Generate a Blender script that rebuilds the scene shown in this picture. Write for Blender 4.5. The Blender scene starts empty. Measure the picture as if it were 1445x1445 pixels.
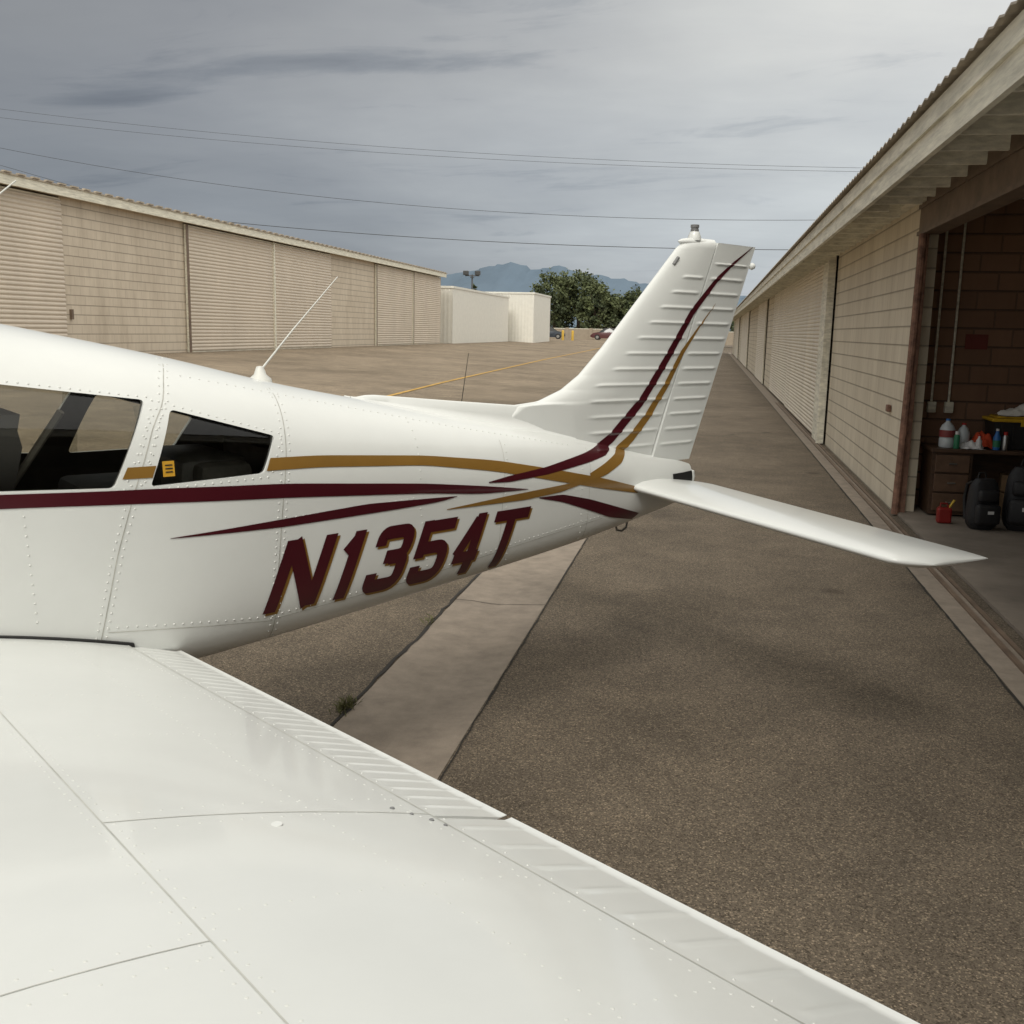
import bpy, bmesh, math, random
import numpy as np
from mathutils import Vector, Matrix, Euler
random.seed(4); rng=np.random.default_rng(4)
scene=bpy.context.scene
col=scene.collection
# ---------------------------------------------------------------- helpers
def link(o,parent=None):
    col.objects.link(o)
    if parent is not None: o.parent=parent
    return o
def empty(name,loc=(0,0,0),rotz=0):
    e=bpy.data.objects.new(name,None); e.location=loc; e.rotation_euler=(0,0,rotz); e.empty_display_size=.2
    return link(e)
def mesh(name,v,f,mat,parent=None,smooth=False,angle=None):
    m=bpy.data.meshes.new(name); m.from_pydata([tuple(map(float,p)) for p in v],[],[tuple(int(i) for i in q) for q in f]); m.update()
    if mat is not None:
        for k in (mat if isinstance(mat,(list,tuple)) else [mat]): m.materials.append(k)
    if smooth: m.polygons.foreach_set('use_smooth',[True]*len(m.polygons))
    o=bpy.data.objects.new(name,m); link(o,parent)
    if angle is not None: m.set_sharp_from_angle(angle=math.radians(angle))
    return o
class MB:
    def __init__(s): s.v=[]; s.f=[]; s.mi=[]
    def add(s,v,f,mi=0):
        b=len(s.v); s.v+= [tuple(p) for p in v]; s.f+=[tuple(i+b for i in q) for q in f]; s.mi+=[mi]*len(f)
    def box(s,x0,x1,y0,y1,z0,z1,mi=0,bev=0):
        if bev:
            bm=bmesh.new(); bmesh.ops.create_cube(bm,size=1)
            for q in bm.verts: q.co=Vector(((x0+x1)/2+q.co.x*(x1-x0),(y0+y1)/2+q.co.y*(y1-y0),(z0+z1)/2+q.co.z*(z1-z0)))
            bmesh.ops.bevel(bm,geom=bm.edges[:],offset=bev,segments=2,profile=.5,affect='EDGES')
            bm.verts.index_update()
            s.add([tuple(q.co) for q in bm.verts],[[w.index for w in g.verts] for g in bm.faces],mi); bm.free(); return
        v=[(x,y,z) for x in(x0,x1) for y in(y0,y1) for z in(z0,z1)]
        s.add(v,[(0,1,3,2),(4,6,7,5),(0,4,5,1),(2,3,7,6),(0,2,6,4),(1,5,7,3)],mi)
    def grid(s,P,mi=0,closeu=False,closev=False):
        n=len(P); m=len(P[0]); v=[p for r in P for p in r]; f=[]
        for i in range(n if closeu else n-1):
            for j in range(m if closev else m-1):
                f.append((i*m+j,((i+1)%n)*m+j,((i+1)%n)*m+(j+1)%m,i*m+(j+1)%m))
        s.add(v,f,mi)
    def tube(s,pts,r,n=10,mi=0,cap=True):
        P=[];pts=[Vector(p) for p in pts]
        if not hasattr(r,'__len__'): r=[r]*len(pts)
        for i,p in enumerate(pts):
            d=(pts[min(i+1,len(pts)-1)]-pts[max(i-1,0)]).normalized()
            a=d.orthogonal().normalized() if i==0 else (a-d*a.dot(d)).normalized()
            b=d.cross(a)
            P.append([tuple(p+(a*math.cos(t)+b*math.sin(t))*r[i]) for t in [2*math.pi*k/n for k in range(n)]])
        base=len(s.v); s.grid(P,mi,closev=True)
        if cap:
            s.f.append(tuple(base+k for k in range(n))[::-1]); s.f.append(tuple(base+(len(P)-1)*n+k for k in range(n))); s.mi+=[mi,mi]
    def lathe(s,c,prof,n=20,mi=0):
        s.grid([[(c[0]+r*math.cos(t),c[1]+r*math.sin(t),c[2]+z) for t in np.linspace(0,2*math.pi,n,endpoint=False)] for r,z in prof],mi,closev=True)
    def out(s,name,mats,parent=None,smooth=False,angle=None):
        o=mesh(name,s.v,s.f,mats,parent,smooth,angle)
        o.data.polygons.foreach_set('material_index',s.mi); return o
# ---------------------------------------------------------------- materials
def newmat(name):
    m=bpy.data.materials.new(name); m.use_nodes=True; nt=m.node_tree
    return m,nt,nt.nodes['Principled BSDF']
def N(nt,t,**k):
    n=nt.nodes.new(t)
    for a,b in k.items(): setattr(n,a,b)
    return n
def simple(name,c,rough=.5,metal=0,var=.12,scale=3,bump=0,bscale=40,coat=0,stretch=None,dark=None,bd=.01):
    m,nt,p=newmat(name); L=nt.links
    tc=N(nt,'ShaderNodeTexCoord'); mp=N(nt,'ShaderNodeMapping'); L.new(tc.outputs['Object'],mp.inputs[0])
    if stretch: mp.inputs['Scale'].default_value=stretch
    no=N(nt,'ShaderNodeTexNoise'); no.inputs['Scale'].default_value=scale; no.inputs['Detail'].default_value=6; no.inputs['Roughness'].default_value=.65
    L.new(mp.outputs[0],no.inputs['Vector'])
    r=N(nt,'ShaderNodeValToRGB'); L.new(no.outputs['Fac'],r.inputs[0])
    d=dark or tuple(x*(1-var) for x in c); hi=tuple(min(1,x*(1+var)) for x in c)
    r.color_ramp.elements[0].position=.3; r.color_ramp.elements[1].position=.7
    r.color_ramp.elements[0].color=(*d,1); r.color_ramp.elements[1].color=(*hi,1)
    L.new(r.outputs[0],p.inputs['Base Color'])
    p.inputs['Roughness'].default_value=rough; p.inputs['Metallic'].default_value=metal
    if coat: p.inputs['Coat Weight'].default_value=coat; p.inputs['Coat Roughness'].default_value=.08
    if bump:
        n2=N(nt,'ShaderNodeTexNoise'); n2.inputs['Scale'].default_value=bscale; n2.inputs['Detail'].default_value=4; L.new(mp.outputs[0],n2.inputs['Vector'])
        b=N(nt,'ShaderNodeBump'); b.inputs['Strength'].default_value=bump; b.inputs['Distance'].default_value=bd; L.new(n2.outputs['Fac'],b.inputs['Height']); L.new(b.outputs[0],p.inputs['Normal'])
    return m
WHITE=simple('white_paint',(.735,.75,.73),.34,var=.035,scale=2.2,coat=.45,bump=.06,bscale=2.5,bd=.02)
MAROON=simple('maroon_paint',(.060,.006,.011),.3,var=.1,coat=.4)
GOLD=simple('gold_paint',(.235,.125,.025),.35,var=.1,coat=.3)
SEAM=simple('panel_seam',(.46,.45,.41),.6,var=.3,scale=12)
RIV=simple('rivet_paint',(.70,.71,.68),.3,var=.05)
BLACK=simple('black_rubber',(.012,.012,.012),.6)
DARKIN=simple('cabin_interior',(.10,.09,.078),.7,var=.3,scale=9)
SEAT=simple('seat_vinyl',(.045,.042,.04),.4,var=.2)
STEEL=simple('bare_metal',(.45,.45,.44),.35,metal=.9)
def glassmat(name='cabin_glass',tint=(.72,.73,.70,1)):
    m,nt,p=newmat(name); L=nt.links
    nt.nodes.remove(p); o=nt.nodes['Material Output']
    t=N(nt,'ShaderNodeBsdfTransparent'); t.inputs[0].default_value=tint
    g=N(nt,'ShaderNodeBsdfGlossy'); g.inputs['Roughness'].default_value=.03
    fr=N(nt,'ShaderNodeFresnel'); fr.inputs[0].default_value=1.5; mx=N(nt,'ShaderNodeMixShader')
    L.new(fr.outputs[0],mx.inputs[0]); L.new(t.outputs[0],mx.inputs[1]); L.new(g.outputs[0],mx.inputs[2]); L.new(mx.outputs[0],o.inputs[0]); return m
GLASS=glassmat()
def asphalt():
    m,nt,p=newmat('asphalt'); L=nt.links
    tc=N(nt,'ShaderNodeTexCoord').outputs['Object']
    def noise(s,d=5,r=.6,vec=tc):
        n=N(nt,'ShaderNodeTexNoise'); n.inputs['Scale'].default_value=s; n.inputs['Detail'].default_value=d; n.inputs['Roughness'].default_value=r; L.new(vec,n.inputs['Vector']); return n.outputs['Fac']
    def ramp(i,a,b,ca,cb):
        r=N(nt,'ShaderNodeValToRGB'); L.new(i,r.inputs[0]); r.color_ramp.elements[0].position=a; r.color_ramp.elements[1].position=b
        r.color_ramp.elements[0].color=(*ca,1); r.color_ramp.elements[1].color=(*cb,1); return r.outputs[0]
    def mix(a,b,f,bt='MIX'):
        x=N(nt,'ShaderNodeMix',data_type='RGBA',blend_type=bt)
        if isinstance(f,float): x.inputs[0].default_value=f
        else: L.new(f,x.inputs[0])
        L.new(a,x.inputs[6]); L.new(b,x.inputs[7]); return x.outputs[2]
    base=ramp(noise(.30,6,.65),.32,.68,(.112,.092,.069),(.190,.158,.121))
    mid=ramp(noise(1.8,7,.72),.3,.7,(.76,.76,.76),(1.16,1.15,1.13))
    c=mix(base,mid,1.0,'MULTIPLY')
    # paler across the taxi lane: grazing-light brightness put into the colour
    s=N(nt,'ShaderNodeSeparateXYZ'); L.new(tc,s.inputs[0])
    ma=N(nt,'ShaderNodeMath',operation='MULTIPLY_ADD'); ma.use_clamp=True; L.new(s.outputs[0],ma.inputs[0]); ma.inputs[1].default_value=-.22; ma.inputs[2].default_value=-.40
    graze=N(nt,'ShaderNodeMix',data_type='RGBA'); L.new(ma.outputs[0],graze.inputs[0]); graze.inputs[6].default_value=(1,1,1,1); graze.inputs[7].default_value=(1.62,1.60,1.56,1)
    c=mix(c,graze.outputs[2],1.0,'MULTIPLY')
    v=N(nt,'ShaderNodeTexVoronoi'); v.inputs['Scale'].default_value=180; L.new(tc,v.inputs['Vector'])
    hs=N(nt,'ShaderNodeSeparateColor'); L.new(v.outputs['Color'],hs.inputs[0])
    st=N(nt,'ShaderNodeValToRGB'); L.new(hs.outputs[0],st.inputs[0]); e=st.color_ramp.elements
    e[0].position=0; e[0].color=(.38,.36,.34,1); e[1].position=1; e[1].color=(2.3,2.23,2.1,1); k=e.new(.3); k.color=(.82,.80,.78,1); k=e.new(.85); k.color=(1.12,1.1,1.08,1)
    c=mix(c,st.outputs[0],1.0,'MULTIPLY')
    g=ramp(noise(45,3,.8),.35,.65,(.82,.82,.82),(1.18,1.18,1.18)); c=mix(c,g,1.0,'MULTIPLY')
    sp=ramp(noise(.8,3,.55),.28,.36,(.76,.76,.77),(1,1,1)); c=mix(c,sp,1.0,'MULTIPLY')
    v2=N(nt,'ShaderNodeTexVoronoi'); v2.inputs['Scale'].default_value=.75; v2.inputs['Randomness'].default_value=1; L.new(tc,v2.inputs['Vector'])
    dd=N(nt,'ShaderNodeMath',operation='MULTIPLY_ADD'); L.new(noise(9,4,.7),dd.inputs[0]); dd.inputs[1].default_value=.12; L.new(v2.outputs['Distance'],dd.inputs[2])
    c=mix(c,ramp(dd.outputs[0],.10,.155,(.58,.57,.56),(1,1,1)),1.0,'MULTIPLY')
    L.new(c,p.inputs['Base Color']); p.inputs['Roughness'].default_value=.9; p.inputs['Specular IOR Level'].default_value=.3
    b=N(nt,'ShaderNodeBump'); b.inputs['Strength'].default_value=.6; b.inputs['Distance'].default_value=.003
    L.new(v.outputs['Distance'],b.inputs['Height']); 
    b2=N(nt,'ShaderNodeBump'); b2.inputs['Strength'].default_value=.25; b2.inputs['Distance'].default_value=.01; L.new(noise(12,5,.7),b2.inputs['Height']); L.new(b.outputs[0],b2.inputs['Normal'])
    L.new(b2.outputs[0],p.inputs['Normal']); return m
ASPH=asphalt()
CONC=simple('concrete',(.265,.22,.175),.9,var=.2,scale=7,bump=.3,bscale=120)
CONCF=simple('hangar_floor_concrete',(.22,.185,.15),.7,var=.3,scale=1.5,bump=.15,bscale=60)
def blocks(name,c,mort,sx=.4,sz=.2,msize=.012,axis='Y',bump=.5,dirt=.2,vary=.96):
    m,nt,p=newmat(name); L=nt.links
    tc=N(nt,'ShaderNodeTexCoord'); s=N(nt,'ShaderNodeSeparateXYZ'); L.new(tc.outputs['Object'],s.inputs[0])
    cb=N(nt,'ShaderNodeCombineXYZ'); L.new(s.outputs[axis],cb.inputs[0]); L.new(s.outputs['Z'],cb.inputs[1])
    b=N(nt,'ShaderNodeTexBrick'); L.new(cb.outputs[0],b.inputs['Vector']); b.inputs['Scale'].default_value=1
    b.inputs['Brick Width'].default_value=sx; b.inputs['Row Height'].default_value=sz; b.inputs['Mortar Size'].default_value=msize; b.inputs['Mortar Smooth'].default_value=.3
    b.inputs['Color1'].default_value=(*c,1); b.inputs['Color2'].default_value=(*[x*vary for x in c],1); b.inputs['Mortar'].default_value=(*mort,1)
    md=N(nt,'ShaderNodeMath',operation='FRACT'); dv=N(nt,'ShaderNodeMath',operation='DIVIDE'); L.new(s.outputs['Z'],dv.inputs[0]); dv.inputs[1].default_value=sz; L.new(dv.outputs[0],md.inputs[0])
    lt=N(nt,'ShaderNodeMath',operation='LESS_THAN'); L.new(md.outputs[0],lt.inputs[0]); lt.inputs[1].default_value=msize/sz*1.3
    hm=N(nt,'ShaderNodeMix',data_type='RGBA'); L.new(lt.outputs[0],hm.inputs[0]); L.new(b.outputs['Color'],hm.inputs[6]); hm.inputs[7].default_value=(*[x*.62 for x in mort],1)
    no=N(nt,'ShaderNodeTexNoise'); mp=N(nt,'ShaderNodeMapping'); mp.inputs['Scale'].default_value=(1,1,.25); L.new(tc.outputs['Object'],mp.inputs[0]); L.new(mp.outputs[0],no.inputs['Vector']); no.inputs['Scale'].default_value=1.6; no.inputs['Detail'].default_value=8; no.inputs['Roughness'].default_value=.7
    r=N(nt,'ShaderNodeValToRGB'); L.new(no.outputs['Fac'],r.inputs[0]); r.color_ramp.elements[0].position=.3; r.color_ramp.elements[1].position=.6
    r.color_ramp.elements[0].color=(1-dirt,1-dirt*1.1,1-dirt*1.2,1); r.color_ramp.elements[1].color=(1,1,1,1)
    x=N(nt,'ShaderNodeMix',data_type='RGBA',blend_type='MULTIPLY'); x.inputs[0].default_value=1; L.new(hm.outputs[2],x.inputs[6]); L.new(r.outputs[0],x.inputs[7]); L.new(x.outputs[2],p.inputs['Base Color'])
    p.inputs['Roughness'].default_value=.8
    n2=N(nt,'ShaderNodeTexNoise'); n2.inputs['Scale'].default_value=50; L.new(tc.outputs['Object'],n2.inputs['Vector'])
    ad=N(nt,'ShaderNodeMath',operation='MULTIPLY_ADD'); L.new(n2.outputs['Fac'],ad.inputs[0]); ad.inputs[1].default_value=.25
    iv=N(nt,'ShaderNodeMath',operation='SUBTRACT'); iv.inputs[0].default_value=1; L.new(b.outputs['Fac'],iv.inputs[1]); L.new(iv.outputs[0],ad.inputs[2])
    bp=N(nt,'ShaderNodeBump'); bp.inputs['Strength'].default_value=bump; bp.inputs['Distance'].default_value=.01; L.new(ad.outputs[0],bp.inputs['Height']); L.new(bp.outputs[0],p.inputs['Normal'])
    return m
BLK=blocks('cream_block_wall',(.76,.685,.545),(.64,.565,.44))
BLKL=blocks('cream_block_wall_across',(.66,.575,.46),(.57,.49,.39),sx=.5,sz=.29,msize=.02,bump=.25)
BRN=blocks('brown_block_partition',(.27,.15,.09),(.16,.095,.06),axis='X',sx=.4,sz=.2,vary=.8)
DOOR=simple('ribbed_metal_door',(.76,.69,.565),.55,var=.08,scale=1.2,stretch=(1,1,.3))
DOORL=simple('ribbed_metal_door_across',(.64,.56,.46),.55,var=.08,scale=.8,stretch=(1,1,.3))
TRIM=simple('cream_trim_board',(.77,.74,.62),.7,var=.28,scale=7,stretch=(1,.3,3),bump=.2,bscale=15)
TRIMD=simple('brown_steel_beam',(.17,.12,.085),.6,var=.3,scale=4)
RUST=simple('rusty_pipe',(.24,.13,.09),.7,var=.5,scale=12)
ROOFM=simple('corrugated_roof',(.42,.36,.28),.5,var=.25,scale=3)
SHED=simple('white_metal_building',(.78,.76,.69),.5,var=.05)
# ---------------------------------------------------------------- camera
cam=bpy.data.cameras.new('Camera'); co=bpy.data.objects.new('Camera',cam); link(co)
R=Matrix(((0.9816,-0.0541,0.1828),(0.1895,0.168,-0.9674),(0.0217,0.9843,0.1752)))
co.matrix_world=Matrix.Translation((0,0,1.88))@R.to_4x4().normalized()
cam.lens=36; cam.sensor_width=36; cam.clip_start=.05; cam.clip_end=30000
scene.camera=co
# ---------------------------------------------------------------- ground
def gz(X,Y):
    a=min(1,max(0,(-1.67-X)/17.0))
    t=min(1,max(0,(Y-90)/35)); t=t*t*(3-2*t); lo=.8*a; k=min(1,max(0,(1.5-X)/3))
    return lo*(1-t)+(.9*k)*t
xs=[-6000,-1500,-300,-120,-60,-35,-25,-20,-18.67]+list(np.linspace(-17,-2.5,18))+[-1.67,-1.36,-1.04,0,1.5,2.05,14.5,40,120,400,3000,6000]
ys=[-200,-60]+list(np.arange(-20,90,5))+list(np.arange(90,130,5))+[140,200,400,1000,3000,9000]
P=[[(x,y,gz(x,y)-(.02 if abs(x+1.36)<.01 else 0)) for y in ys] for x in xs]
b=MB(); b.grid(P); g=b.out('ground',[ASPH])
if g.data.polygons[0].normal.z<0: g.data.flip_normals()
b=MB(); gy=list(np.arange(-20,100,4))
b.grid([[(x,y,gz(x,y)+.004-(.02 if abs(x+1.36)<.01 else 0)) for y in gy] for x in (-1.67,-1.36,-1.04)])
o=b.out('concrete_gutter',[CONC])
bb=MB(); jy=-17.6
while jy<90:
    yy=[jy+rng.normal(0,.01) for _ in range(7)]; xx=np.linspace(-1.67,-1.04,7)
    bb.grid([[(x,y+d,gz(x,y)+.006-.02*(1-abs(x+1.355)/.315)) for d in (0,.007)] for x,y in zip(xx,yy)]); jy+=3.05
bb.out('joints',[simple('joint_tar',(.07,.058,.045),.9)],o)
b=MB(); b.grid([[(x,y,.005) for y in (-30,110)] for x in (1.70,1.97)]); b.out('concrete_apron_strip',[CONC])
CRK=simple('crack_dark',(.03,.026,.022),.95)
b=MB()
for x0,amp,w in ((-1.685,.012,.010),(-1.03,.006,.004),(1.69,.006,.006)):
    yy=np.arange(1,60,.12); off=rng.normal(0,amp,len(yy))
    b.grid([[(x0+off[i]*.5+sg*w*(.5+abs(rng.normal(0,.6))),y,gz(x0,y)+.0065) for i,y in enumerate(yy)] for sg in(-1,1)])
b.out('pavement_cracks',[CRK])
YEL=simple('yellow_marking',(.48,.29,.07),.85,var=.4,scale=5)
b=MB(); pts=[(-7.25,20),(-7.4,22.8),(-7.8,30),(-8.2,40),(-8.8,55),(-9.6,82),(-9.9,98)]
b.grid([[(x+s*.06,y,gz(x+s*.06,y)+.012) for (x,y) in pts] for s in(-1,1)]); b.out('taxiway_marking',[YEL])
b=MB()
for cx_,cy_,nb in ((-1.70,4.62,110),(-1.69,6.2,25),(-1.70,9,20)):
    for i in range(nb):
        x=cx_+rng.normal(0,.02); y=cy_+rng.normal(0,.05); a=rng.uniform(0,6.28); h=rng.uniform(.015,.05); l=rng.uniform(.01,.05); w_=.0025
        z=gz(x,y)+.004; px,py=math.cos(a),math.sin(a)
        b.add([(x-py*w_,y+px*w_,z),(x+py*w_,y-px*w_,z),(x+px*l*.5+py*w_,y+py*l*.5-px*w_,z+h*.7),(x+px*l,y+py*l,z+h)],[(0,1,2,3)])
b.out('weeds',[simple('weed_green',(.12,.12,.045),.7,var=.4,scale=30)])
# ---------------------------------------------------------------- hangar right
def ribbed(b,x,y0,y1,z0,z1,side,pitch=.075,depth=.014,mi=0):
    rows=[]; z=z0
    while z<z1-1e-6:
        ze=min(z+pitch,z1)
        rows+= [(x,z),(x+side*depth,z+(ze-z)*.35),(x+side*depth,z+(ze-z)*.65),(x,ze-.002)]; z=ze
    b.grid([[(xx,yy,zz) for yy in (y0,y1)] for xx,zz in rows],mi)
H1=empty('hangar'); WX=2.05
HM=[BLK,DOOR,TRIM,TRIMD,BRN,CONCF,RUST,ROOFM,simple('dark_red_block',(.16,.03,.02),.7)]
b=MB()
def wallseg(y0,y1): b.box(WX,WX+.2,y0,y1,0,3.36,0)
wallseg(11.6,18.7); b.box(2.3,2.5,18.7,105,0,3.36,0)
b.box(1.93,2.02,18.75,19.9,0.02,3.36,2)
b.box(1.90,1.928,18.75,18.87,0.02,3.36,2)
def doors(y0,y1,n):
    L_=(y1-y0)/n
    for i in range(n):
        a=y0+i*L_; xo=1.985+.03*(i%2)
        ribbed(b,xo,a,a+L_,.03,3.355,-1,mi=1)
        b.box(xo-.02,xo+.002,a-.03,a+.03,.03,3.355,2)
        b.box(xo+.004,xo+.03,a,a+L_,.03,3.355,2)
doors(19.95,36.4,2); wallseg(36.4,41); doors(41,48,1); wallseg(48,60.7); doors(60.7,75,2); wallseg(75,82); doors(82,96,2); wallseg(96,105)
b.box(WX,WX+.2,-30,-6,0,3.36,0)
b.out('walls_and_doors',HM,H1)
b=MB()
b.box(1.36,1.40,-30,105,3.10,3.39,2)
b.box(1.335,1.358,-30,105,3.26,3.395,2)
n=int(135/.05); ys2=[-30+i*.05 for i in range(n+1)]; zc=[.011*math.sin(i*math.pi*.5) for i in range(n+1)]
b.grid([[(x,y,3.42+(x-1.28)*.07+zc[i]+dz) for i,y in enumerate(ys2)] for x,dz in ((1.28,-.012),(1.28,.0),(14,.0))],7)
for i in range(int(135/.6)):
    y=-30+i*.6; b.box(1.401,1.71,y,y+.045,3.16,3.362,2)
    if y<11 or y>11.7: b.box(1.71,1.918,y,y+.045,3.16,3.362,2)
b.box(1.401,14,-30,105,3.365,3.385,2)
b.box(2.052,2.26,-6,11.6,2.95,3.36,3)
b.box(2.03,2.05,-6,11.6,2.93,2.97,3); b.box(2.03,2.05,-6,11.6,3.2,3.24,3)
b.box(1.92,2.048,11.62,105,3.27,3.362,2)
b.box(1.80,2.05,11.32,11.42,3.25,3.362,2)
b.box(14,14.2,-30,105,0,4.4,0)
b.box(WX+.21,14,12.1,12.3,0,3.36,4)
b.box(WX+.21,14,-6.2,-6,0,3.36,4)
b.box(2.055,14,-6,12.09,.005,.03,5)
b.out('roof_and_interior',HM,H1)
b=MB()
b.tube([(2.03,11.45,.02),(2.04,11.35,1.6),(2.045,11.30,2.93)],.04,10,6)
b.box(2.055,2.14,11.5,11.595,0.03,2.945,6)
b.box(1.85,1.885,-10,30,.006,.022,3); b.box(1.93,1.96,-10,30,.006,.02,3)
b.tube([(2.60,12.06,1.2),(2.60,12.06,3.3)],.013,8,2); b.tube([(2.42,12.06,1.2),(2.42,12.06,3.3)],.013,8,2)
b.box(2.56,2.65,12.02,12.09,1.08,1.2,2,.008); b.box(2.38,2.47,12.02,12.09,1.08,1.2,2,.008)
b.box(2.72,2.95,12.085,12.098,1.78,1.94,8)
b.box(2.0,2.045,12.3,12.42,1.05,1.13,6,.01)
b.out('pipes_rails_fittings',HM,H1)
# things stored inside the hangar
WOOD=simple('dark_wood',(.075,.04,.022),.5,var=.4,scale=6,stretch=(1,1,6))
def desk():
    e=empty('desk',(2.33,11.35,.03)); b=MB()
    b.box(0,1.5,0,.6,.68,.72,0,.006)
    b.box(.02,.42,.04,.56,.02,.679,0); 
    for k in range(3):
        b.box(.05,.39,.015,.038,.06+k*.205,.245+k*.205,1,.006); b.tube([(.18,.0,.155+k*.205),(.26,.0,.155+k*.205)],.008,6,2)
    b.box(1.45,1.48,.03,.57,0,.679,0); b.box(.43,1.44,.54,.56,.2,.679,0)
    b.out('frame',[WOOD,simple('drawer_front',(.13,.075,.045),.45,var=.25,scale=8),STEEL],e)
desk()
def lathe_obj(name,loc,parts,smooth=True):
    e=empty(name,loc); 
    for nm,prof,mat in parts:
        b=MB(); b.lathe((0,0,0),prof,20); b.out(nm,[mat],e,smooth=True,angle=50)
    return e
CLEAR=simple('clear_plastic',(.55,.60,.62),.15,var=.1); BLUE=simple('blue_plastic',(.03,.16,.45),.4); GREEN=simple('green_label',(.03,.2,.1),.5); REDP=simple('red_plastic',(.45,.02,.015),.4); LBL=simple('white_label',(.7,.7,.7),.5)
ZT=.752
lathe_obj('water_jug',(2.50,11.52,ZT),[('body',[(0,0),(.07,0),(.078,.015),(.078,.09),(.072,.10),(.078,.11),(.078,.19),(.06,.235),(.022,.27),(.02,.285)],CLEAR),('cap',[(.024,.283),(.024,.30),(0,.302)],BLUE),('label',[(.0795,.11),(.0795,.185)],simple('jug_label',(.25,.05,.05),.5))])
lathe_obj('water_jug',(2.68,11.60,ZT),[('body',[(0,0),(.06,0),(.066,.015),(.066,.15),(.045,.20),(.02,.225),(.018,.24)],CLEAR),('cap',[(.022,.238),(.022,.255),(0,.257)],REDP)])
lathe_obj('bottle',(2.98,11.45,ZT),[('body',[(0,0),(.035,0),(.037,.01),(.037,.13),(.02,.17),(.014,.2)],BLUE),('cap',[(.017,.198),(.017,.22),(0,.221)],LBL),('label',[(.038,.03),(.038,.10)],GREEN)])
lathe_obj('bottle',(2.80,11.42,ZT),[('body',[(0,0),(.028,0),(.03,.01),(.03,.09),(.012,.12),(.012,.14)],LBL),('cap',[(.014,.139),(.014,.155),(0,.156)],REDP)])
lathe_obj('spray_can',(2.58,11.42,ZT),[('body',[(0,0),(.028,0),(.03,.01),(.03,.13),(.018,.15)],GREEN),('cap',[(.02,.148),(.02,.18),(0,.182)],LBL)])
lathe_obj('spray_can',(3.06,11.44,ZT),[('body',[(0,0),(.028,0),(.03,.01),(.03,.14),(.018,.16)],STEEL),('cap',[(.02,.158),(.02,.19),(0,.192)],REDP)])
lathe_obj('waste_bin',(3.62,11.1,.032),[('body',[(0,0),(.15,0),(.18,.42),(.19,.43),(.175,.43),(.15,.05)],simple('grey_bin',(.05,.05,.055),.5))])
def carton(loc,rz,a,c,h):
    e=empty('cardboard_box',loc,rz); b=MB(); b.box(-a,a,-c,c,0,h,0,.004); b.box(-.02,.02,-c-.002,c+.002,h+.0005,h+.002,1)
    b.box(-a-.001,a+.001,-c*.02,c*.02,h+.0025,h+.004,1); b.out('carton',[simple('cardboard',(.30,.19,.10),.8,var=.15,scale=8),simple('packing_tape',(.45,.36,.22),.4)],e)
carton((3.30,11.75,.032),.1,.17,.13,.24); carton((3.28,11.76,.285),-.15,.14,.11,.18)
def cloth(name,loc,sx,sy,h,mat,seed):
    r=np.random.default_rng(seed); b=MB(); P=[]
    n=16; ph=r.uniform(0,6.28,6)
    for i in range(n+1):
        row=[]
        for j in range(n+1):
            u=i/n*2-1; v=j/n*2-1; q=max(0,1-(u*u+v*v)*.8)
            z=h*q*(.6+.3*math.sin(4*u+ph[0])*math.cos(5*v+ph[1])+.2*math.sin(9*u+7*v+ph[2]))
            row.append((u*sx*(1+.1*math.sin(5*v+ph[3])),v*sy*(1+.1*math.sin(5*u+ph[4])),max(.004,z)))
        P.append(row)
    b.grid(P); e=empty(name,loc); b.out('cloth',[mat],e,smooth=True)
cloth('orange_rag',(2.88,11.6,ZT),.13,.12,.22,simple('orange_cloth',(.6,.07,.02),.8),1)
cloth('paper_pile',(2.74,11.47,ZT),.12,.10,.10,LBL,2)
def tote(loc):
    e=empty('storage_tote',loc); b=MB()
    P=[]
    for z,k in ((0,.9),(.01,.93),(.12,.96),(.27,1.0),(.27,1.03),(.29,1.03)):
        P.append([(.30*k*a,.2*k*c,z) for a,c in ((-1,-1),(-.5,-1),(0,-1),(.5,-1),(1,-1),(1,0),(1,1),(0,1),(-1,1),(-1,0))])
    b.grid(P,0,closev=True)
    for k in range(-2,3): b.box(k*.11-.008,k*.11+.008,-.206,-.19,.03,.26,0)
    b.box(-.33,.33,-.22,.22,.29,.325,1,.01); b.box(-.27,.27,-.16,.16,.326,.345,1,.008); b.box(-.05,.05,-.232,-.222,.25,.32,1)
    b.out('tote_body',[simple('black_plastic',(.02,.02,.02),.4),simple('yellow_plastic',(.62,.38,.02),.4)],e)
tote((3.25,11.68,ZT))
cloth('white_towel',(3.25,11.66,ZT+.348),.22,.15,.14,simple('white_cloth',(.75,.73,.68),.9),5)
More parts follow.
